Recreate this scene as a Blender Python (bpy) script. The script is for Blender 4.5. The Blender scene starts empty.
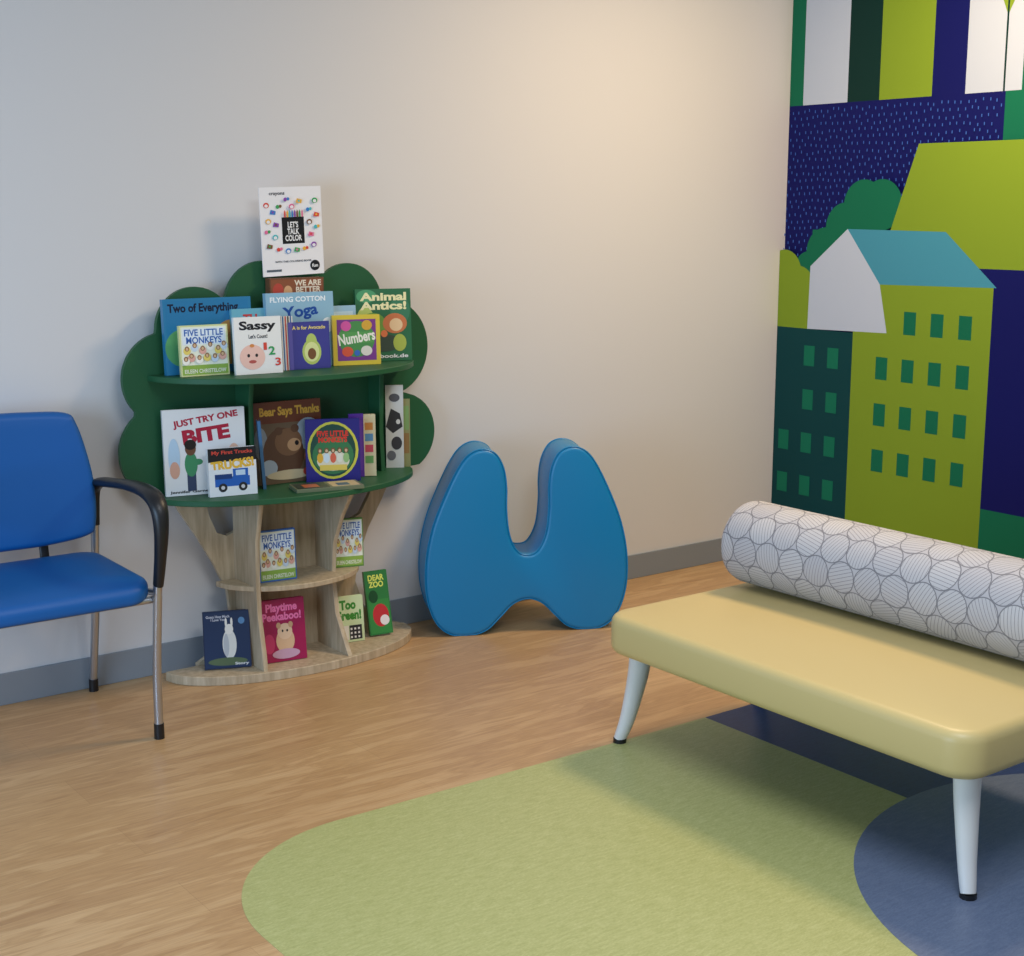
import bpy, bmesh, math, random
from mathutils import Vector, Matrix
random.seed(4)
sc=bpy.context.scene
try: sc.view_settings.view_transform='Standard'
except Exception: pass

# ------------------------------------------------------------------ helpers
def s2l(c): return c/12.92 if c<=.04045 else ((c+.055)/1.055)**2.4
def hexc(h):
    h=h.lstrip('#'); return tuple(s2l(int(h[i:i+2],16)/255) for i in (0,2,4))+(1,)
MATS={}
def mat(h,rough=.45,name=None,metal=0,spec=.5,coat=0):
    k=(h,rough,name,metal,spec)
    if k in MATS: return MATS[k]
    m=bpy.data.materials.new(name or ('paint_'+h.strip('#'))); m.use_nodes=True
    b=m.node_tree.nodes['Principled BSDF']
    b.inputs['Base Color'].default_value=hexc(h); b.inputs['Roughness'].default_value=rough
    b.inputs['Metallic'].default_value=metal; b.inputs['Specular IOR Level'].default_value=spec
    b.inputs['Coat Weight'].default_value=coat
    MATS[k]=m; return m
class NT:
    def __init__(s,name,rough=.5):
        s.m=bpy.data.materials.new(name); s.m.use_nodes=True; s.t=s.m.node_tree
        s.b=s.t.nodes['Principled BSDF']; s.b.inputs['Roughness'].default_value=rough
    def n(s,ty,**kw):
        x=s.t.nodes.new(ty)
        for k,v in kw.items(): setattr(x,k,v)
        return x
    def l(s,a,b): s.t.links.new(a,b)
    def put(s,sock,v):
        if isinstance(v,bpy.types.NodeSocket): s.l(v,sock)
        else: sock.default_value=v
    def M(s,op,a,b=None,c=None):
        x=s.n('ShaderNodeMath',operation=op); s.put(x.inputs[0],a)
        if b is not None: s.put(x.inputs[1],b)
        if c is not None: s.put(x.inputs[2],c)
        return x.outputs[0]
    def mix(s,f,a,b,bt='MIX'):
        x=s.n('ShaderNodeMix',data_type='RGBA',blend_type=bt); s.put(x.inputs[0],f); s.put(x.inputs[6],a); s.put(x.inputs[7],b); return x.outputs[2]
    def coord(s,which='Object',scale=(1,1,1)):
        t=s.n('ShaderNodeTexCoord'); mp=s.n('ShaderNodeMapping'); mp.inputs['Scale'].default_value=scale
        s.l(t.outputs[which],mp.inputs['Vector']); return mp.outputs[0]
    def noise(s,vec,scale,detail=3,rough=.5,dist=0):
        x=s.n('ShaderNodeTexNoise'); s.l(vec,x.inputs['Vector']); x.inputs['Scale'].default_value=scale
        x.inputs['Detail'].default_value=detail; x.inputs['Roughness'].default_value=rough
        x.inputs['Distortion'].default_value=dist; return x.outputs[0]
    def ramp(s,f,stops):
        r=s.n('ShaderNodeValToRGB'); e=r.color_ramp.elements
        while len(e)<len(stops): e.new(.5)
        for i,(p,c) in enumerate(stops): e[i].position=p; e[i].color=hexc(c) if isinstance(c,str) else c
        s.l(f,r.inputs[0]); return r.outputs[0]
    def bump(s,h,st=.1,dist=.01):
        x=s.n('ShaderNodeBump'); x.inputs['Strength'].default_value=st; x.inputs['Distance'].default_value=dist
        s.l(h,x.inputs['Height']); s.l(x.outputs[0],s.b.inputs['Normal'])
    def col(s,c): s.put(s.b.inputs['Base Color'],c)

class B:
    def __init__(s): s.v=[]; s.f=[]; s.m=[]; s.mats=[]; s.uv={}
    def mi(s,m):
        if m not in s.mats: s.mats.append(m)
        return s.mats.index(m)
    def add(s,vs,fs,m,uvs=None):
        o=len(s.v); s.v+= [tuple(v) for v in vs]; k=s.mi(m)
        for i,f in enumerate(fs):
            if uvs: s.uv[len(s.f)]=uvs[i]
            s.f.append([o+j for j in f]); s.m.append(k)
    def box(s,lo,hi,m,bev=0,xf=None,seg=2):
        bm=bmesh.new(); bmesh.ops.create_cube(bm,size=1)
        c=[(a+b)/2 for a,b in zip(lo,hi)]; d=[b-a for a,b in zip(lo,hi)]
        for v in bm.verts: v.co=Vector((c[i]+v.co[i]*d[i] for i in range(3)))
        if bev: bmesh.ops.bevel(bm,geom=list(bm.edges),offset=bev,segments=seg,affect='EDGES',profile=.5)
        if xf: 
            for v in bm.verts: v.co=xf@v.co
        bm.verts.ensure_lookup_table()
        s.add([v.co.copy() for v in bm.verts],[[v.index for v in f.verts] for f in bm.faces],m); bm.free()
    def tube(s,path,rad,m,ref=(1,0,0),seg=14,smooth=0,cap=True):
        P=[Vector(p) for p in path]
        Rr=[(r,r) if not isinstance(r,tuple) else r for r in (rad if isinstance(rad,list) else [rad]*len(P))]
        if smooth and len(P)>2:
            Q=[];RQ=[]
            for i in range(len(P)-1):
                p0=P[max(i-1,0)];p1=P[i];p2=P[i+1];p3=P[min(i+2,len(P)-1)]
                for k in range(smooth):
                    t=k/smooth
                    Q.append(.5*((2*p1)+(p2-p0)*t+(2*p0-5*p1+4*p2-p3)*t*t+(3*p1-p0-3*p2+p3)*t**3))
                    RQ.append(tuple(Rr[i][j]*(1-t)+Rr[i+1][j]*t for j in (0,1)))
            Q.append(P[-1]);RQ.append(Rr[-1]);P=Q;Rr=RQ
        vs=[];ref=Vector(ref)
        for i,p in enumerate(P):
            T=(P[min(i+1,len(P)-1)]-P[max(i-1,0)]).normalized()
            a=(ref-T*ref.dot(T)).normalized(); b=T.cross(a)
            for k in range(seg):
                an=2*math.pi*k/seg; vs.append(p+a*math.cos(an)*Rr[i][0]+b*math.sin(an)*Rr[i][1])
        fs=[[i*seg+k,i*seg+(k+1)%seg,(i+1)*seg+(k+1)%seg,(i+1)*seg+k] for i in range(len(P)-1) for k in range(seg)]
        if cap: fs+=[list(range(seg))[::-1],[(len(P)-1)*seg+k for k in range(seg)]]
        s.add(vs,fs,m)
    def slab(s,pts,h0,h1,r,m,f3,convex=True,puff=0,seg=5,rings=6,capm=None):
        n=len(pts); P=[Vector(p) for p in pts]
        ar=sum(P[i].x*P[(i+1)%n].y-P[(i+1)%n].x*P[i].y for i in range(n))
        if ar<0: P.reverse()
        N=[]
        for i in range(n):
            t=(P[(i+1)%n]-P[i-1]).normalized(); N.append(Vector((-t.y,t.x)))  # inward
        c=sum(P,Vector((0,0)))/n
        L=[]
        if r>0:
            for k in range(seg+1):
                a=math.pi/2*k/seg; L.append((r*(1-math.sin(a)),h0+r*(1-math.cos(a)),1))
            for k in range(seg+1):
                a=math.pi/2*k/seg; L.append((r*(1-math.cos(a)),h1-r*(1-math.sin(a)),1))
        else: L=[(0,h0,1),(0,h1,1)]
        if convex:
            pre=[(L[0][0],h0,(q/rings)) for q in range(1,rings)]
            post=[(L[-1][0],h1+puff*(1-(q/rings)**2),(q/rings)) for q in range(rings-1,0,-1)]
            L=pre+L+post
        vs=[]
        for (o,h,sc_) in L:
            for i in range(n):
                q=P[i]+N[i]*o
                q=c+(q-c)*sc_
                vs.append(f3(q.x,q.y,h))
        k=len(L)
        fs=[[j*n+i,j*n+(i+1)%n,(j+1)*n+(i+1)%n,(j+1)*n+i] for j in range(k-1) for i in range(n)]
        fs+=[list(range(n))[::-1],[(k-1)*n+i for i in range(n)]]
        s.add(vs,fs,m)
    def obj(s,name,smooth=True,angle=38,parent=None):
        me=bpy.data.meshes.new(name); me.from_pydata(s.v,[],s.f)
        for m in s.mats: me.materials.append(m)
        me.polygons.foreach_set('material_index',s.m)
        if s.uv:
            ul=me.uv_layers.new(name='UVMap')
            for p in me.polygons:
                if p.index in s.uv:
                    for li,u in zip(p.loop_indices,s.uv[p.index]): ul.data[li].uv=u
        me.update()
        if smooth:
            me.polygons.foreach_set('use_smooth',[True]*len(me.polygons)); me.set_sharp_from_angle(angle=math.radians(angle))
        o=bpy.data.objects.new(name,me); bpy.context.collection.objects.link(o)
        if parent: o.parent=parent
        return o
def catmull(pts,k=6,closed=True):
    P=[Vector(p) for p in pts];n=len(P);Q=[]
    for i in range(n):
        p0,p1,p2,p3=P[i-1],P[i],P[(i+1)%n],P[(i+2)%n]
        for j in range(k):
            t=j/k;Q.append(.5*((2*p1)+(p2-p0)*t+(2*p0-5*p1+4*p2-p3)*t*t+(3*p1-p0-3*p2+p3)*t**3))
    return Q
def rrect(x0,y0,x1,y1,r,k=8):
    out=[]
    for cx,cy,a0 in ((x1-r,y1-r,0),(x0+r,y1-r,90),(x0+r,y0+r,180),(x1-r,y0+r,270)):
        for i in range(k+1):
            a=math.radians(a0+90*i/k); out.append((cx+r*math.cos(a),cy+r*math.sin(a)))
    return out
TXT={}
def textmesh(body,bold=.02):
    k=(body,bold)
    if k in TXT: return TXT[k]
    c=bpy.data.curves.new('t','FONT'); c.body=body; c.size=1; c.offset=bold; c.resolution_u=3; c.align_x='CENTER'
    c.space_line=.85
    o=bpy.data.objects.new('t',c); bpy.context.collection.objects.link(o); bpy.context.view_layer.update()
    me=bpy.data.meshes.new_from_object(o.evaluated_get(bpy.context.evaluated_depsgraph_get()))
    vs=[v.co.copy() for v in me.vertices]; fs=[list(p.vertices) for p in me.polygons]
    bpy.data.objects.remove(o); bpy.data.meshes.remove(me)
    xs=[v.x for v in vs]; ys=[v.y for v in vs]
    cx=(min(xs)+max(xs))/2; cy=(min(ys)+max(ys))/2; w=max(xs)-min(xs); h=max(ys)-min(ys)
    TXT[k]=([((v.x-cx)/w,(v.y-cy)/h) for v in vs],fs); return TXT[k]

# ------------------------------------------------------------------ materials
def wall_mat():
    m=NT('wall_paint',.6); v=m.coord('Object'); m.col(hexc('#d3d1d1'))
    m.bump(m.noise(v,220,3),.05,.002); return m.m
def wood_floor():
    m=NT('vinyl_wood_floor',.4); v=m.coord('Object')
    br=m.n('ShaderNodeTexBrick'); m.l(v,br.inputs['Vector']); br.inputs['Scale'].default_value=1
    br.inputs['Brick Width'].default_value=1.2; br.inputs['Row Height'].default_value=.18; br.inputs['Mortar Size'].default_value=.0006
    br.inputs['Mortar Smooth'].default_value=.2; br.offset=.37
    br.inputs['Color1'].default_value=hexc('#cdaa7d'); br.inputs['Color2'].default_value=hexc('#c5a175'); br.inputs['Mortar'].default_value=hexc('#b49368')
    g=m.noise(m.coord('Object',(1.0,8,1)),2.4,6,.52,1.3)
    g2=m.noise(m.coord('Object',(5,110,1)),2.0,4,.6)
    gr=m.ramp(g,[(.30,'#d2c2b2'),(.42,'#eee4d9'),(.5,'#e0d4c6'),(.56,'#f8f2ec'),(.7,'#ffffff')])
    c=m.mix(.75,br.outputs['Color'],gr,'MULTIPLY')
    gr2=m.ramp(g2,[(.35,'#d6ccc1'),(.6,'#ffffff')])
    c=m.mix(.42,c,gr2,'MULTIPLY'); m.col(c)
    m.put(m.b.inputs['Roughness'],m.M('MULTIPLY_ADD',g,.12,.30)); return m.m
def marm(name,a,b_,c_,rough=.42):
    m=NT(name,rough); v=m.coord('Object',(2.5,14,1))
    n1=m.noise(v,9,5,.7); n2=m.noise(m.coord('Object',(20,130,1)),6,3,.6)
    x=m.M('ADD',m.M('MULTIPLY',n1,.45),m.M('MULTIPLY',n2,.55))
    m.col(m.ramp(x,[(.38,a),(.5,b_),(.62,c_)])); return m.m
def vinyl(name,c,rough=.38,spec=.5):
    m=NT(name,rough); m.col(hexc(c)); m.b.inputs['Specular IOR Level'].default_value=spec
    m.bump(m.noise(m.coord('Object'),260,2),.12,.001); return m.m
def birch():
    m=NT('birch_plywood',.5); n=m.noise(m.coord('Object',(14,14,1.6)),4,5,.6)
    m.col(m.ramp(n,[(.3,'#a59378'),(.5,'#b8a68a'),(.7,'#c8b79b')])); return m.m
def bolster_fabric():
    m=NT('circle_print_fabric',.7)
    t=m.n('ShaderNodeTexCoord').outputs['UV']
    def vm(op,a,b=None):
        x=m.n('ShaderNodeVectorMath',operation=op); m.put(x.inputs[0],a)
        if b is not None: m.put(x.inputs[1],b)
        return x
    S=(1,math.sqrt(3),1)
    def lat(off):
        p=vm('ADD',t,off).outputs[0]; q=vm('DIVIDE',p,S).outputs[0]; fl=vm('FLOOR',q).outputs[0]
        cen=vm('MULTIPLY',vm('ADD',fl,(.5,.5,0)).outputs[0],S).outputs[0]
        d=vm('SUBTRACT',p,cen).outputs[0]; d=vm('MULTIPLY',d,(1,1,0)).outputs[0]
        wn=m.n('ShaderNodeTexWhiteNoise',noise_dimensions='3D'); m.l(vm('ADD',fl,(off[0]*7,off[1]*3,0)).outputs[0],wn.inputs['Vector'])
        return d,vm('LENGTH',d).outputs['Value'],wn.outputs['Value']
    dA,lA,hA=lat((50,50*math.sqrt(3),0)); dB,lB,hB=lat((50.5,50.5*math.sqrt(3),0))
    def draw(d,l,h):
        ang=m.M('MULTIPLY',h,6.283); x=m.n('ShaderNodeSeparateXYZ'); m.l(d,x.inputs[0])
        q=m.M('ADD',m.M('MULTIPLY',x.outputs[0],m.M('COSINE',ang)),m.M('MULTIPLY',x.outputs[1],m.M('SINE',ang)))
        st=m.M('LESS_THAN',m.M('FRACT',m.M('MULTIPLY',q,9)),.14)
        st=m.M('MULTIPLY',st,m.M('LESS_THAN',l,.49))
        ring=m.M('COMPARE',l,.49,.018)
        return m.M('MAXIMUM',st,ring), m.M('MULTIPLY',m.M('LESS_THAN',l,.49),h)
    a,fa=draw(dA,lA,hA); b,fb=draw(dB,lB,hB)
    k=m.M('MAXIMUM',a,b)
    c=m.mix(m.M('MULTIPLY',m.M('MAXIMUM',fa,fb),.5),hexc('#b2b0b4'),hexc('#cac8c8'))
    m.col(m.mix(m.M('MULTIPLY',k,.72),c,hexc('#55555d'))); return m.m

WALL=wall_mat(); BIRCH=birch()
GREEN=mat('#245838',.5,'green_laminate',spec=.35)
CHROME=mat('#b9bcc2',.28,'brushed_metal',metal=.9); BLACK=mat('#111216',.4,'black_plastic')
BASE=mat('#858b92',.5,'vinyl_baseboard')
WX=4.64; WY=4.30

# ------------------------------------------------------------------ room
b=B(); b.box((-3,-3,-.1),(WX+.1,WY+.1,0),wood_floor()); b.obj('floor',False)
b=B(); b.box((-3,WY,0),(WX+.1,WY+.1,2.75),WALL); b.obj('wall_back',False)
b=B(); b.box((WX,-3,0),(WX+.1,WY,2.75),WALL); b.obj('wall_right',False)
b=B(); b.box((-3,WY-.008,0),(WX-.008,WY,.1),BASE,.002); b.obj('baseboard_back',False)
b=B(); b.box((WX-.010,-3,0),(WX,WY-.008,.1),BASE,.002); b.obj('baseboard_right',False)

# floor inlays (coloured sheet flooring)
def flat(name,pts,z,m):
    b=B(); n=len(pts)
    vs=[(x,y,z) for x,y in pts]+[(x,y,0.0) for x,y in pts]
    b.add(vs,[list(range(n))]+[[i,n+i,n+(i+1)%n,(i+1)%n] for i in range(n)],m); return b.obj(name,False)
C0=(2.95,1.50);CR=.70
g=[(2.90,2.94)]
for i in range(0,25):
    a=math.radians(90+90*i/24); g.append((1.65+.41*math.cos(a),2.545+.41*math.sin(a)))
g+=[(1.24,-1.0),(2.90,-1.0)]
flat('floor_inlay_green',g,.001,marm('green_linoleum','#9a9d60','#abad70','#bcbd84'))
flat('floor_inlay_navy',[(2.90,2.94),(2.90,-1),(WX-.012,-1),(WX-.012,2.94)],.001,marm('navy_linoleum','#1c2e62','#24396f','#2e457c'))
flat('floor_inlay_blue_circle',[(C0[0]+CR*math.cos(2*math.pi*i/96),C0[1]+CR*math.sin(2*math.pi*i/96)) for i in range(96)],.002,marm('blue_grey_linoleum','#55637f','#626f8a','#717d96'))

# ------------------------------------------------------------------ mural on the right wall
mu=B(); cnt=[0]
def mp(pts,h,rough=.6):
    cnt[0]+=1; x=WX-.0010-cnt[0]*.000012*3
    mu.add([(x,min(p[0],WY-.001),p[1]) for p in pts],[list(range(len(pts)))],mat(h,rough,spec=.15))
def mr(y0,y1,z0,z1,h): mp([(y0,z0),(y1,z0),(y1,z1),(y0,z1)],h)
def mc(y,z,r,h,n=40): mp([(y+r*math.cos(2*math.pi*i/n),z+r*math.sin(2*math.pi*i/n)) for i in range(n)],h)
NAVY='#0a0f56';LIME='#789127';DKG='#063c40';MG='#0d6448';WHT='#b2bccc';VDG='#062c28';TEAL='#4089a0'
mr(WY,1.0,.10,1.906,NAVY)
for y0,y1,h in ((4.30,4.225,MG),(4.225,3.99,WHT),(3.99,3.83,VDG),(3.83,3.58,LIME),(3.58,3.43,NAVY),(3.43,3.19,WHT),(3.19,2.95,MG),(2.95,2.7,NAVY),(2.7,2.5,LIME),(2.5,2.2,WHT),(2.2,1.9,VDG),(1.9,1.6,MG),(1.6,1.3,NAVY),(1.3,1.0,LIME)):
    mr(y0,y1,1.905,2.75,h)
mr(3.268,3.260,1.905,2.25,VDG)
mp([(3.264,2.17),(3.30,2.25),(3.31,2.33),(3.264,2.45),(3.21,2.33),(3.225,2.25)],LIME)
mr(3.268,3.260,2.17,2.36,VDG)
mr(3.255,2.6,1.72,1.905,MG)
# rain dashes
for r in range(24):
    for c in range(34):
        y=4.28-c*.031-(r%2)*.0155+random.uniform(-.004,.004); z=1.885-r*.028+random.uniform(-.006,.006)
        if y<3.27: continue
        mp([(y,z),(y-.0042,z),(y-.0042,z-.011),(y,z-.011)],'#3a63b4')
for y,z,r in ((3.77,1.50,.10),(3.86,1.50,.10),(3.95,1.41,.10),(4.05,1.31,.10),(3.90,1.38,.12),(4.14,1.24,.07)): mc(y,z,r,MG)
mr(4.12,3.72,1.10,1.40,MG)
for y,z,r in ((4.27,1.22,.095),(4.19,1.16,.09)): mc(y,z,r,LIME)
mr(4.30,4.12,.95,1.19,LIME)
mp([(3.735,1.36),(3.605,1.73),(2.75,1.73),(2.62,1.265),(3.3,1.265)],LIME)
mr(3.32,2.2,.36,1.268,NAVY)
mr(3.24,2.2,.10,.37,MG)
mr(WY,3.875,.10,.99,DKG)
mr(3.885,3.235,.10,1.205,LIME)
mp([(4.13,.99),(4.125,1.25),(3.935,1.405),(3.76,1.19),(3.715,1.0)],WHT)
mp([(3.935,1.405),(3.46,1.40),(3.222,1.20),(3.76,1.19)],TEAL)
for r in range(4):
    for c in range(4):
        if r==0 and c==0: continue
        y=3.762-c*.128; z=1.09-r*.187
        mr(y,y-.058,z-.09,z,MG)
for r in range(4):
    for c in range(3):
        if c==0 and r<2: continue
        y=4.27-c*.128; z=.92-r*.185
        mr(y,y-.058,z-.085,z,'#0f6a50')
# further skyline to the right
mr(3.00,2.72,.37,1.05,TEAL); mp([(3.0,1.05),(2.86,1.2),(2.72,1.05)],WHT)
for r in range(3):
    for c in range(2): mr(2.96-c*.13,2.90-c*.13,.9-r*.2,.98-r*.2,NAVY)
mr(2.5,2.0,.1,1.35,LIME); mp([(2.5,1.35),(2.25,1.6),(2.0,1.35)],MG)
for r in range(5):
    for c in range(3): mr(2.45-c*.15,2.39-c*.15,1.15-r*.2,1.24-r*.2,MG)
mr(1.8,1.3,.1,.95,DKG)
mu.obj('wall_mural',False)

# ------------------------------------------------------------------ tree bookcase
bc=B()
YB=4.235
circ=[(1.79,.74,.155),(1.80,.97,.145),(1.90,1.12,.13),(2.14,1.19,.135),(2.45,1.18,.13),(2.60,1.02,.165),(2.65,.72,.14),(2.21,.92,.36),(2.3,1.15,.14)]
cx,cz=2.21,.90; out=[]
for i in range(240):
    a=2*math.pi*i/240; d=Vector((math.cos(a),math.sin(a))); best=0
    for (x,z,r) in circ:
        c=Vector((x-cx,z-cz)); bb=d.dot(c); q=bb*bb-c.length_squared+r*r
        if q>=0: best=max(best,bb+math.sqrt(q))
    p=(cx+d.x*best,cz+d.y*best)
    if p[1]<.60: t=(.60-cz)/(p[1]-cz); p=(cx+(p[0]-cx)*t,.60)
    out.append(p)
ff=lambda a,b_,h:Vector((a,h,b_))
bc.slab(out,YB-.018,YB,0,GREEN,ff,convex=False)
# trunk back panel (with two U notches)
tr=[(1.79,.60),(1.83,.53),(1.88,.45),(1.93,.36),(1.975,.26),(1.985,.16),(1.95,.08),(1.86,.035),(1.86,.0),(2.66,.0),(2.66,.03),(2.56,.06),(2.49,.12),(2.455,.22),(2.47,.30),(2.51,.40),(2.57,.50),(2.62,.60),
    (2.54,.60),(2.52,.52),(2.48,.455),(2.43,.435),(2.39,.455),(2.355,.52),(2.35,.60),(2.05,.60),(2.045,.52),(2.02,.46),(1.98,.445),(1.945,.46),(1.92,.52),(1.905,.60)]
bc.slab(tr,YB-.018,YB,0,BIRCH,ff,convex=False)
def ell(cx,a,b_,n=48,y0=YB-.018):
    return [(cx+a*math.cos(math.pi+math.pi*i/n),y0+b_*math.sin(math.pi+math.pi*i/n)) for i in range(n+1)]
fz=lambda a,b_,h:Vector((a,b_,h))
bc.slab(ell(2.20,.465,.31),.967,.985,.002,GREEN,fz,convex=False,seg=1)
bc.slab(ell(2.185,.475,.30),.592,.61,.002,GREEN,fz,convex=False,seg=1)
bc.slab(ell(2.19,.255,.20),.283,.30,.002,BIRCH,fz,convex=False,seg=1)
bc.slab(ell(2.205,.455,.225),.0,.03,.002,BIRCH,fz,convex=False,seg=1)
bc.slab([(2.14,YB-.018),(2.14,YB-.075),(2.33,YB-.075),(2.33,YB-.018)],1.175,1.19,0,GREEN,fz,convex=False)
def fin(x,prof,m,t=.016):
    bc.slab([(y,z) for y,z in prof],x-t/2,x+t/2,.001,m,lambda a,b_,h:Vector((h,a,b_)),convex=False,seg=1)
y0=YB-.018
fin(2.01,[(y0,.03),(4.03,.03),(4.035,.08),(4.06,.2),(4.065,.3),(4.06,.45),(4.02,.592),(y0,.592)],BIRCH)
fin(2.31,[(y0,.03),(4.01,.03),(4.04,.08),(4.09,.16),(4.11,.28),(4.095,.40),(4.04,.5),(3.97,.592),(y0,.592)],BIRCH)
fin(2.035,[(y0,.61),(4.12,.61),(4.125,.7),(4.125,.88),(4.11,.967),(y0,.967)],GREEN)
fin(2.53,[(y0,.61),(4.14,.61),(4.15,.75),(4.14,.967),(y0,.967)],GREEN)
bc.obj('tree_shaped_bookcase',angle=40)

# ------------------------------------------------------------------ books
bk=B(); PAGE=mat('#e8e4d8',.7,'book_pages')
def book(bl,br,z0,h,cover,art,t=.014,lean=.06,roll=0,target=bk,pages=True):
    bl=Vector((bl[0],bl[1],0)); br=Vector((br[0],br[1],0)); w=(br-bl).length; u=(br-bl).normalized()
    up=Vector((0,0,1)); n0=u.cross(up)
    v=(up-n0*lean).normalized(); n=u.cross(v)
    ca,sa=math.cos(roll),math.sin(roll); u2=u*ca+v*sa; v2=v*ca-u*sa
    O=bl+Vector((0,0,z0))+ (Vector((0,0,w*abs(sa)*.5)) if roll else Vector((0,0,0)))
    F=lambda a,b_,c:O+u2*(a*w)+v2*(b_*h)+n*c
    cm=mat(cover,.3) 
    def bx(a0,a1,b0,b1,c0,c1,m):
        vs=[F(a,b_,c) for c in (c0,c1) for b_ in (b0,b1) for a in (a0,a1)]
        target.add(vs,[[4,5,7,6],[1,0,2,3],[0,4,6,2],[5,1,3,7],[2,6,7,3],[0,1,5,4]],m)
    if pages:
        bx(0,1,0,1,t-.002,t,cm); bx(0,1,0,1,0,.002,cm); bx(0,.02,0,1,.002,t-.002,cm); bx(.02,.985,.01,.985,.002,t-.002,PAGE)
    else: bx(0,1,0,1,0,t,cm)
    k=0
    for e in art:
        k+=1; c=t+.00025+.00012*k
        if e[0]=='r':
            _,a0,b0,a1,b1,col=e; target.add([F(a0,b0,c),F(a1,b0,c),F(a1,b1,c),F(a0,b1,c)],[[0,1,2,3]],mat(col,.3))
        elif e[0]=='e':
            _,a,b_,ra,rb,col=e; N=24
            target.add([F(a+ra*math.cos(2*math.pi*i/N),b_+rb*math.sin(2*math.pi*i/N),c) for i in range(N)],[list(range(N))],mat(col,.3))
        elif e[0]=='p':
            target.add([F(a,b_,c) for a,b_ in e[1]],[list(range(len(e[1])))],mat(e[2],.3))
        elif e[0]=='t':
            _,body,a,b_,ww,hh,col=e[:7]; rt=math.radians(e[7]) if len(e)>7 else 0
            vs,fs=textmesh(body,e[8] if len(e)>8 else .025); asp=h/w
            q=[]
            for x,y in vs:
                X=x*ww; Y=y*hh*asp
                q.append(F(a+X*math.cos(rt)-Y*math.sin(rt),b_+(X*math.sin(rt)+Y*math.cos(rt))/asp,c))
            target.add(q,fs,mat(col,.3))
def monkeys(): 
    a=[('r',.03,.03,.97,.97,'#e9ecd8'),('r',.03,.03,.97,.22,'#8fb04a'),('r',.06,.62,.94,.94,'#dfe9f0'),('t','FIVE LITTLE\nMONKEYS',.5,.78,.8,.28,'#2c5fae'),('t','EILEEN CHRISTELOW',.5,.1,.86,.08,'#e8e8d0')]
    for i,(x,y) in enumerate(((.14,.5),(.3,.56),(.46,.5),(.62,.57),(.78,.5),(.9,.58),(.22,.36),(.38,.32),(.54,.36),(.7,.34),(.86,.38),(.1,.3))):
        a+= [('e',x,y,.075,.075,('#e6cf6a','#c9d8e8','#e0a89a','#f2efe4')[i%4]),('e',x,y+.045,.045,.05,'#8a6242'),('e',x,y+.04,.026,.032,'#d9b48c')]
    return a
# --- top shelf
book((1.775,4.18),(2.065,4.17),.985,.232,'#2a7aa6',[('r',.03,.02,.97,.97,'#2777a6'),('t','Two of Everything',.45,.86,.80,.15,'#0b1430',0,.035),('e',.2,.35,.2,.25,'#5aa06a'),('e',.75,.4,.2,.3,'#c08a4a')],t=.02)
book((1.99,4.150),(2.13,4.150),.985,.195,'#6fb2c6',[('t','TH',.45,.84,.35,.14,'#c23b3b',0,.04),('r',.05,.1,.95,.7,'#cfe0e2')])
book((2.105,4.145),(2.345,4.14),.985,.240,'#8fb8cf',[('t','FLYING COTTON',.47,.91,.82,.07,'#eef4f8',0,.03),('t','Yoga',.5,.73,.52,.20,'#174a9c',6,.03),('e',.16,.5,.12,.14,'#d3e4ee'),('e',.9,.55,.09,.10,'#e2eaf0')],t=.02)
book((2.45,4.175),(2.635,4.125),.985,.24,'#2f6b46',[('e',.2,.9,.18,.09,'#4f9a6a'),('e',.8,.7,.18,.2,'#3c7a5a'),('e',.17,.6,.15,.15,'#b8c86a'),('t','Animal\nAntics!',.5,.83,.84,.24,'#efe6b0',0,.04),('e',.3,.5,.25,.17,'#6f9a3f'),('e',.7,.52,.22,.14,'#c9774b'),('e',.72,.50,.12,.09,'#e8c79c'),('e',.5,.25,.3,.12,'#3c4a3c'),('e',.3,.22,.12,.1,'#cfd8d8'),('e',.78,.25,.12,.12,'#a9b64f'),('e',.5,.38,.06,.05,'#e07a4a'),('t','scrapbook.de',.5,.06,.85,.07,'#e8e8e8')],t=.02)
book((2.33,4.16),(2.44,4.155),.985,.19,'#9cc0d8',[('r',.1,.1,.9,.9,'#bcd6e4')])
book((1.797,4.115),(1.952,4.105),.985,.155,'#d6d99a',monkeys())
book((1.952,4.06),(2.107,4.05),.985,.176,'#eceae6',[('t','Sassy',.5,.83,.78,.2,'#1b1b20',0,.035),('t','Let\'s Count!',.5,.66,.4,.07,'#333338'),('e',.36,.30,.27,.22,'#efc3b4'),('e',.28,.33,.03,.03,'#222222'),('e',.45,.33,.03,.03,'#222222'),('e',.36,.22,.08,.03,'#b8564f'),('e',.36,.50,.05,.03,'#d98a4a'),('t','1',.64,.48,.07,.13,'#d64a3a'),('t','2',.78,.40,.14,.15,'#2f9a56'),('t','3',.9,.2,.12,.14,'#d64a3a')])
st=[('r',i*.125,0,i*.125+.06,1,('#222228','#2f6aa8','#c84a3c')[i%3]) for i in range(8)]
book((2.10,4.095),(2.17,4.09),.985,.17,'#e8e6e0',st)
book((2.152,4.09),(2.295,4.08),.985,.15,'#3d3f8c',[('r',.03,.03,.97,.97,'#41418f'),('e',.55,.36,.23,.27,'#b7c96a'),('e',.55,.58,.13,.17,'#b7c96a'),('e',.55,.36,.18,.21,'#dce29a'),('e',.55,.32,.10,.12,'#7a5230'),('t','A is for Avocado',.5,.88,.8,.08,'#e8d27c'),('r',0,0,.10,1,'#5d58a8')])
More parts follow.
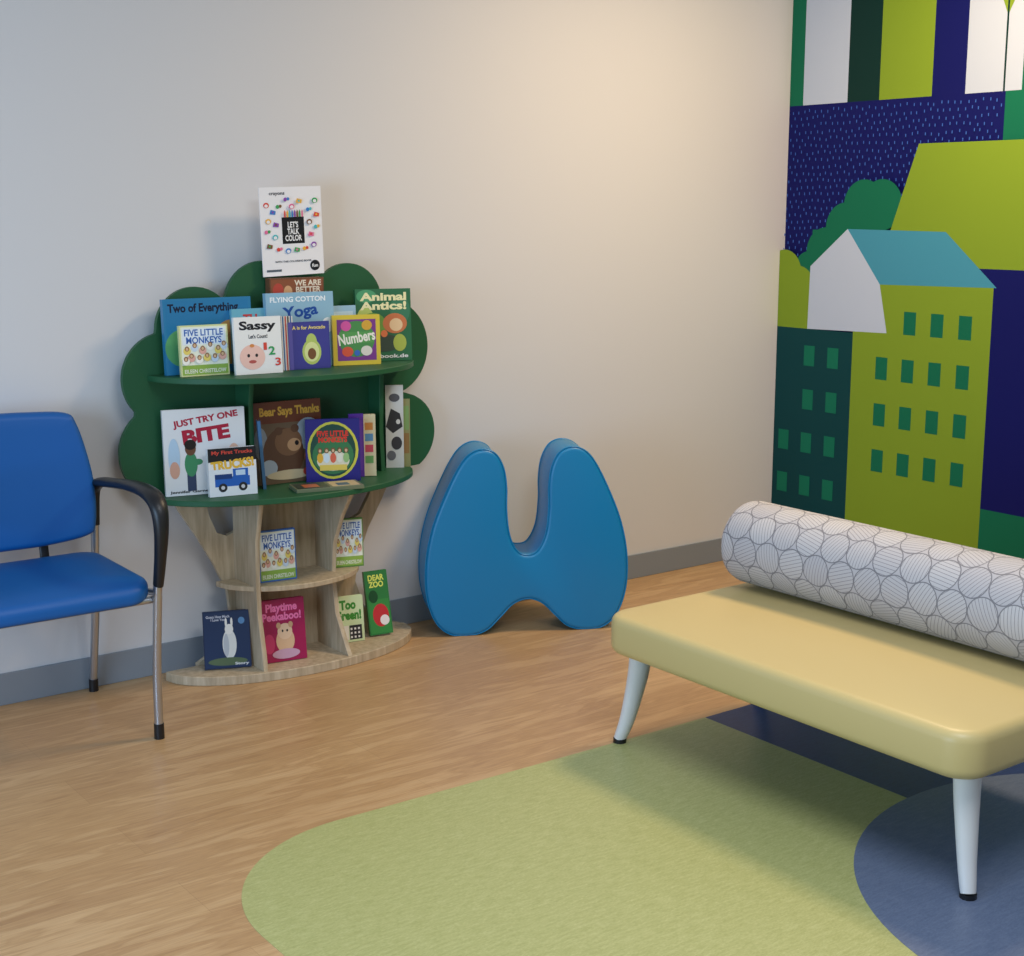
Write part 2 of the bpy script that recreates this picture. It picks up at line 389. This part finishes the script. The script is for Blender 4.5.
book((2.328,4.115),(2.483,4.075),.985,.163,'#d9bf3f',[('r',.09,.09,.91,.91,'#7c3a86'),('e',.5,.52,.38,.36,'#4d8c4b'),('r',.14,.44,.86,.66,'#5a9a50'),('t','Numbers',.5,.55,.78,.22,'#f0ead8',8,.03),('e',.28,.78,.11,.10,'#d6579a'),('e',.72,.79,.11,.10,'#d6a43a'),('e',.3,.27,.12,.1,'#d6573a'),('e',.7,.28,.12,.1,'#e0d8c8'),('e',.5,.24,.06,.06,'#3a6ab8')])
# small tier behind
book((2.14,4.205),(2.335,4.205),1.19,.08,'#6f4a33',[('r',.02,.05,.98,.95,'#8a5236'),('t','WE ARE\nBETTER',.70,.66,.50,.50,'#e6dcc8',0,.03),('e',.15,.5,.10,.3,'#b8493a'),('e',.33,.45,.08,.25,'#d6a77a')],t=.03,lean=0)
# --- lower shelf
def person(x,y,s,c1,c2): return [('r',x-.045*s,y-.26*s,x+.045*s,y-.02*s,c2),('e',x,y,.065*s,.12*s,c1),('e',x+.07*s,y+.02*s,.05*s,.03*s,c1),('e',x,y+.15*s,.055*s,.065*s,'#6e4630'),('e',x,y+.19*s,.06*s,.05*s,'#1c1210')]
book((1.757,4.175),(2.005,4.115),.61,.268,'#e6e4e2',[('t','JUST TRY ONE',.52,.87,.80,.10,'#b01838',8,.04),('t','BITE',.52,.70,.58,.17,'#b01838',6,.05)]+person(.32,.36,1.2,'#3f8c5e','#33415e')+[('e',.12,.45,.07,.22,'#b8cfe0'),('e',.12,.3,.06,.1,'#d8a48c'),('e',.85,.3,.10,.28,'#e4b8a0'),('t','Jennifer Garner',.3,.04,.5,.04,'#444444')],t=.02)
book((1.86,4.085),(2.01,4.06),.61,.15,'#e9e9e9',[('r',0,.72,1,1,'#15161c'),('t','My First Trucks',.5,.9,.85,.1,'#d84a3a',0,.03),('t','TRUCKS!',.5,.66,.9,.2,'#e8b83c',4,.05),('r',0,0,1,.56,'#dfe6ec'),('r',.12,.2,.85,.40,'#1f5fb8'),('r',.5,.38,.82,.56,'#1f5fb8'),('r',.56,.42,.76,.53,'#bfd8ee'),('r',.12,.36,.48,.46,'#123a78'),('e',.28,.18,.09,.09,'#22242c'),('e',.7,.18,.09,.09,'#22242c'),('e',.28,.18,.04,.04,'#c8ccd4'),('e',.7,.18,.04,.04,'#c8ccd4')],t=.02)
book((2.055,4.165),(2.30,4.16),.61,.266,'#7a4526',[('r',0,.74,1,1,'#6e3418'),('r',.0,0,1,.74,'#6b5640'),('e',.1,.5,.1,.2,'#8a8f96'),('e',.80,.58,.2,.2,'#94a0a8'),('t','Bear Says Thanks',.54,.87,.88,.14,'#e0a83c',0,.04),('e',.42,.36,.30,.32,'#5e3e28'),('e',.5,.5,.2,.17,'#7c573a'),('e',.58,.46,.1,.08,'#c0936a'),('e',.62,.48,.03,.03,'#1c1410'),('e',.36,.64,.06,.05,'#5e3e28'),('e',.6,.66,.06,.05,'#5e3e28'),('e',.82,.3,.1,.1,'#b8683c'),('e',.2,.2,.12,.1,'#a9b2b8'),('e',.5,.10,.34,.06,'#cdb992'),('e',.75,.12,.06,.05,'#c84a3a')],t=.02)
book((2.052,4.09),(2.068,4.13),.61,.22,'#3f6f9a',[('r',.2,.1,.8,.9,'#c8843c')],t=.010)
book((2.225,4.125),(2.385,4.05),.61,.205,'#27237a',[('e',.5,.5,.47,.46,'#d0c84a'),('e',.5,.5,.42,.42,'#1f4a3e'),('e',.5,.42,.38,.3,'#3a7a4c'),('e',.5,.33,.3,.16,'#e4dcc0'),('t','FIVE LITTLE\nMONKEYS',.5,.72,.58,.19,'#e03a2c',0,.05)]+[('e',.26+.12*i,.38,.055,.08,('#e8b03c','#d6e4ec','#e0684c','#e8e4d0','#9ac07a')[i]) for i in range(5)]+[('e',.26+.12*i,.50,.042,.045,'#7c5436') for i in range(5)]+[('e',.26+.12*i,.495,.024,.026,'#dcb890') for i in range(5)]+[('r',.25,.18,.75,.27,'#e4c85c')],t=.018)
book((2.385,4.12),(2.43,4.10),.61,.21,'#5b2a9a',[('r',.1,.1,.9,.9,'#6a3aa8')])
book((2.435,4.12),(2.475,4.10),.61,.205,'#d9cda6',[('r',.2,.75-.18*i,.8,.87-.18*i,('#c8843c','#5a8fb8','#c84a5a','#6aa05a')[i]) for i in range(4)],t=.03)
book((2.575,4.195),(2.628,4.165),.61,.285,'#cfcfcb',[('p',[(.0,.5),(.3,.72),(.8,.66),(.95,.5),(.4,.42)],'#2c2c30'),('e',.7,.56,.12,.03,'#dcdcd8'),('e',.5,.85,.3,.05,'#55555a'),('e',.6,.30,.3,.08,'#34343a'),('e',.3,.15,.25,.06,'#6a6a70')],t=.012,lean=.02)
book((2.622,4.185),(2.655,4.165),.61,.235,'#8a8a5a',[('r',.1,.55,.9,.9,'#7a9a5c'),('r',.1,.2,.9,.5,'#8a6a3c')],t=.012,lean=.02)
# flat picture book lying on the lower shelf
xf=Matrix.Translation((2.225,3.99,.61))@Matrix.Rotation(math.radians(-14),4,'Z')
bk.box((-.11,-.05,.0),(.11,.05,.012),mat('#6d7458',.4),.001,xf)
bk.box((-.105,-.045,.012),(.0,.045,.0125),mat('#2a3a30',.4),0,xf); bk.box((.01,-.04,.012),(.1,.04,.0126),mat('#c9b48c',.4),0,xf)
bk.box((-.08,-.03,.0125),(-.03,.02,.0129),mat('#b8683c',.4),0,xf); bk.box((.03,-.03,.0126),(.07,.01,.0130),mat('#3a5a7a',.4),0,xf)
# --- trunk shelf
book((2.04,4.12),(2.165,4.105),.30,.168,'#3a69b0',monkeys())
book((2.335,4.15),(2.43,4.12),.30,.165,'#5d8a3c',monkeys())
# --- base
book((1.86,4.165),(1.998,4.11),.03,.185,'#17294a',[('r',.02,.02,.98,.98,'#1a3054'),('e',.55,.42,.15,.26,'#dcdcd6'),('e',.48,.4,.06,.2,'#b8bcc0'),('e',.55,.68,.09,.09,'#e9e6de'),('e',.49,.8,.025,.08,'#e9e6de'),('e',.61,.8,.025,.08,'#e9e6de'),('e',.82,.82,.07,.06,'#5a8ab8'),('t','Guess How Much\nI Love You',.32,.88,.5,.10,'#c9ccd8'),('e',.5,.12,.42,.07,'#55684a'),('t','Story',.8,.07,.3,.06,'#e4e4e4')],t=.02,lean=.2)
book((2.03,4.115),(2.185,4.09),.03,.205,'#a01850',[('t','Playtime\nPeekaboo!',.5,.80,.84,.28,'#f07ab0',0,.04),('e',.2,.3,.12,.16,'#c43a6a'),('e',.55,.33,.2,.2,'#d9b591'),('e',.55,.48,.16,.13,'#e3c3a2'),('e',.42,.58,.05,.05,'#caa27c'),('e',.68,.58,.05,.05,'#caa27c'),('e',.5,.49,.02,.02,'#222222'),('e',.6,.49,.02,.02,'#222222'),('e',.55,.12,.3,.08,'#c8a0b8')],t=.02,lean=.12)
book((2.33,4.165),(2.44,4.145),.03,.158,'#cfe0b0',[('t','Too\nGreen!',.5,.70,.85,.44,'#3f8c34',0,.05),('r',.1,.05,.5,.36,'#e8e4d8'),('r',.52,.05,.92,.36,'#2b2b30')]+[('r',.55+.12*(i%3),.08+.09*(i//3),.61+.12*(i%3),.125+.09*(i//3),'#e8e8e8') for i in range(9)],t=.018,lean=.12)
book((2.475,4.165),(2.555,4.145),.03,.222,'#2f7a3c',[('r',.05,.02,.95,.55,'#38883f'),('e',.55,.30,.35,.18,'#c42f34'),('e',.7,.22,.2,.08,'#f0e4e0'),('t','DEAR\nZOO',.5,.84,.7,.2,'#dfe86a',0,.04),('e',.3,.6,.2,.1,'#174a24')],t=.02,lean=.2,roll=.04)
bk.obj('picture_books',False)

# poster standing over the bookcase
po=B()
art=[('r',.34,.36,.70,.66,'#141416'),('t','LET\'S\nTALK\nCOLOR',.52,.50,.27,.22,'#ededed',0,.03),('t','crayons',.28,.92,.25,.04,'#44444c'),('t','WITH THIS COLORING BOOK',.5,.16,.6,.022,'#44444c'),('r',.06,.05,.30,.075,'#55606a'),('e',.85,.10,.08,.06,'#1a1a1c'),('t','fun',.85,.10,.1,.04,'#f0f0f0')]
cols=['#d84a3a','#3a7fc8','#3fa05a','#e8b03c','#8a4aa8','#e0709a','#4ab8c0','#7a5230']
for i,(x,y) in enumerate(((.10,.8),(.2,.72),(.3,.78),(.12,.62),(.24,.58),(.1,.5),(.22,.44),(.12,.34),(.28,.3),(.42,.28),(.56,.29),(.7,.3),(.84,.34),(.8,.46),(.9,.54),(.78,.6),(.9,.68),(.78,.74),(.88,.84),(.62,.84),(.42,.86),(.5,.78))):
    if i%3==0: art+=[('e',x,y,.045,.030,cols[i%8]),('e',x,y-.006,.028,.018,'#eceaec')]
    elif i%3==1: art+=[('p',[(x-.05,y-.02),(x+.04,y-.028),(x+.05,y+.012),(x-.03,y+.03)],cols[i%8]),('e',x,y,.018,.012,cols[(i+3)%8])]
    else: art+=[('e',x-.02,y,.028,.022,cols[i%8]),('e',x+.025,y+.006,.022,.018,cols[(i+5)%8])]
for i in range(8): art.append(('p',[(.37+i*.04,.66),(.395+i*.04,.66),(.395+i*.04,.72),(.382+i*.04,.745),(.37+i*.04,.72)],cols[(i*3)%8]))
book((2.130,4.20),(2.348,4.195),1.270,.28,'#eceaec',art,t=.003,lean=-.02,roll=.035,target=po,pages=False)
po.obj('poster',False)

# ------------------------------------------------------------------ blue foam arch seat
half=[(0,.125),(.05,.108),(.095,.062),(.14,.018),(.20,0),(.265,.008),(.315,.055),(.345,.15),(.347,.27),(.325,.39),(.285,.50),(.238,.60),(.20,.65),(.155,.668),(.11,.652),(.082,.60),(.072,.53),(.072,.45),(.062,.36),(.035,.30)]
half=[(u*1.045,v) for u,v in half]
prof=half+[(0,.285)]+[(-u,v) for u,v in half[::-1][:-1]]
prof=catmull(prof,6)
e=Vector((.900,-.436,0)); n=Vector((.436,.900,0)); O=Vector((3.000,3.945,0))
ar=B(); ARM=vinyl('blue_vinyl','#0a7cb0',.38)
ar.slab([tuple(p) for p in prof],0,.19,.014,ARM,lambda a,b_,h:O+e*a+n*h+Vector((0,0,max(b_,0))),convex=False,seg=4)
for hh in (.006,.184):
    P=[O+e*p.x+n*hh+Vector((0,0,max(p.y,0.003))) for p in prof]
    ar.tube(P+[P[0]],.0028,ARM,ref=tuple(n),seg=6,cap=False)
ar.obj('foam_arch_seat',angle=60)

# ------------------------------------------------------------------ armchair
ch=B(); xc=1.245; BL=vinyl('blue_upholstery','#07569c',.48,.4)
ch.slab(rrect(xc-.265,3.680,xc+.265,4.135,.07),.432,.487,.022,BL,lambda a,b_,h:Vector((a,b_,h-.02*max(0,(3.80-b_)/.12)**2)),puff=.008)
ch.slab(rrect(xc-.24,3.71,xc+.24,4.12,.06),.418,.433,.0,BLACK,fz,convex=False)
bo=[]
for (x,z) in catmull([(-.235,.535),(-.12,.517),(0,.515),(.12,.517),(.235,.535),(.262,.57),(.268,.68),(.255,.78),(.232,.87),(.205,.900),(.1,.908),(0,.910),(-.1,.908),(-.205,.900),(-.232,.87),(-.255,.78),(-.268,.68),(-.262,.57)],5): bo.append((x,z))
ch.slab(bo,0,.05,.02,BL,lambda a,b_,h:Vector((xc+a,4.115+h-.45*a*a+(b_-.5)*.10,b_)),puff=0)
for s in (-1,1):
    x=xc+s*.283
    ch.tube([(x,3.75,.03),(x,3.745,.2),(x,3.725,.36),(x,3.708,.48)],.0125,CHROME,smooth=6)
    ch.tube([(x,3.75,0),(x,3.75,.045)],.0145,BLACK)
    ch.tube([(x,3.707,.462),(x,3.682,.55),(x,3.668,.63),(x,3.682,.69),(x,3.74,.717),(x,3.86,.719),(x,4.0,.705),(x,4.11,.69),(x,4.165,.66),(x,4.172,.60),(x,4.17,.55)],
        [(.014,.018),(.017,.018),(.021,.019),(.026,.019),(.030,.017),(.031,.015),(.029,.014),(.025,.015),(.020,.017),(.016,.018),(.013,.015)],BLACK,smooth=6)
    ch.tube([(x,4.17,.58),(x,4.185,.45),(x,4.20,.32),(x,4.235,.15),(x,4.262,.03)],.0125,CHROME,smooth=6)
    ch.tube([(x,4.262,0),(x,4.26,.04)],.0145,BLACK)
    ch.tube([(x,3.705,.44),(x,3.95,.405),(x,4.185,.425)],.010,CHROME,smooth=5)
    ch.tube([(x,4.175,.60),(xc+s*.24,4.155,.60)],.011,BLACK,ref=(0,0,1))
    ch.tube([(xc+s*.12,4.10,.42),(xc+s*.12,4.15,.45),(xc+s*.12,4.165,.58)],[(.014,.006)]*3,BLACK,smooth=4)
ch.tube([(xc-.283,3.735,.415),(xc+.283,3.735,.415)],.010,CHROME,ref=(0,0,1))
ch.tube([(xc-.283,4.185,.42),(xc+.283,4.185,.42)],.011,CHROME,ref=(0,0,1))
ch.obj('armchair',angle=50)

# ------------------------------------------------------------------ bench + bolster
be=B(); YEL=vinyl('yellow_vinyl','#c6b279',.42); WM=mat('#d9d8d6',.35,'white_metal')
be.slab(rrect(2.50,1.745,3.19,2.955,.075),.28,.392,.026,YEL,fz,puff=.010)
be.slab(rrect(2.56,1.82,3.13,2.89,.04),.262,.282,.0,BLACK,fz,convex=False)
for sx in (0,1):
    for sy in (0,1):
        tx=2.60 if sx==0 else 3.09; ty=1.815 if sy==0 else 2.895
        dx=-.035 if sx==0 else .035; dy=-.045 if sy==0 else .045
        be.tube([(tx,ty,.275),(tx+dx*.15,ty+dy*.15,.2),(tx+dx*.6,ty+dy*.6,.08),(tx+dx,ty+dy,.012)],[(.036,.030),(.032,.026),(.024,.020),(.019,.016)],WM,seg=16,smooth=4)
        be.tube([(tx+dx,ty+dy,0),(tx+dx,ty+dy,.013)],.019,BLACK)
be.obj('bench',angle=45)
bo=B(); R_=.122; FAB=bolster_fabric(); S_=2*math.pi*R_/5/math.sqrt(3)
prof=[(0,.0001),(0,.03),(0,.06),(.002,.088),(.008,.106),(.02,.118),(.035,R_)]
Lb=1.16
ys=[(2.94-p[0],p[1]) for p in prof]+[(2.94-.035-(Lb-.07)*i/12,R_) for i in range(1,12)]+[(2.94-Lb+p[0],p[1]) for p in prof[::-1]]
seg=48; vs=[];arc=0;al=[]
for i,(y,r) in enumerate(ys):
    if i: arc+=math.hypot(y-ys[i-1][0],r-ys[i-1][1])
    al.append(arc)
    for k in range(seg):
        a=2*math.pi*k/seg; vs.append((3.045+r*math.cos(a),y,.4025+R_+r*math.sin(a)))
fs=[];uv=[]
for i in range(len(ys)-1):
    for k in range(seg):
        fs.append([i*seg+k,i*seg+(k+1)%seg,(i+1)*seg+(k+1)%seg,(i+1)*seg+k])
        u0=al[i]/S_;u1=al[i+1]/S_;v0=k/seg*5*math.sqrt(3);v1=(k+1)/seg*5*math.sqrt(3)
        if ys[i][1]<.1 or ys[i+1][1]<.1:
            def q(ii,kk): a=2*math.pi*kk/seg; return (ys[ii][1]*math.cos(a)/S_,ys[ii][1]*math.sin(a)/S_)
            uv.append([q(i,k),q(i,k+1),q(i+1,k+1),q(i+1,k)])
        else: uv.append([(u0,v0),(u0,v1),(u1,v1),(u1,v0)])
bo.add(vs,fs,FAB,uv); bo.obj('bolster_cushion',angle=60)

# ------------------------------------------------------------------ lights
def area(name,loc,tgt,size,power,col,sy=None):
    l=bpy.data.lights.new(name,'AREA'); l.energy=power; l.color=col; l.shape='RECTANGLE'; l.size=size; l.size_y=sy or size
    o=bpy.data.objects.new(name,l); bpy.context.collection.objects.link(o); o.location=loc
    o.rotation_euler=(Vector(tgt)-Vector(loc)).to_track_quat('-Z','Y').to_euler(); return o
area('window_daylight',(-1.6,2.0,1.1),(1.6,4.2,.3),2.0,84,(.45,.69,1.0),1.4)
area('ceiling_panel_light',(1.6,1.1,2.72),(1.6,1.1,0),1.2,46,(.90,.95,1))
area('ceiling_downlight_warm',(3.75,2.95,2.72),(3.75,2.95,0),.5,50,(1,.74,.46))
w=bpy.data.worlds.new('World'); sc.world=w; w.use_nodes=True
w.node_tree.nodes['Background'].inputs[0].default_value=(.78,.88,1,1); w.node_tree.nodes['Background'].inputs[1].default_value=.38

# ------------------------------------------------------------------ camera
f=1443.;p=math.atan(273/1443)
fh=Vector((math.cos(math.radians(53.4)),math.sin(math.radians(53.4)),0)); Rv=Vector((fh.y,-fh.x,0))
Fv=fh*math.cos(p)+Vector((0,0,-math.sin(p))); Uv=Rv.cross(Fv)
cam=bpy.data.cameras.new('camera'); cam.sensor_fit='HORIZONTAL'; cam.sensor_width=36; cam.lens=36*f/1024
co=bpy.data.objects.new('camera',cam); bpy.context.collection.objects.link(co)
co.matrix_world=Matrix(((Rv.x,Uv.x,-Fv.x,0),(Rv.y,Uv.y,-Fv.y,0),(Rv.z,Uv.z,-Fv.z,1.5),(0,0,0,1)))
sc.camera=co
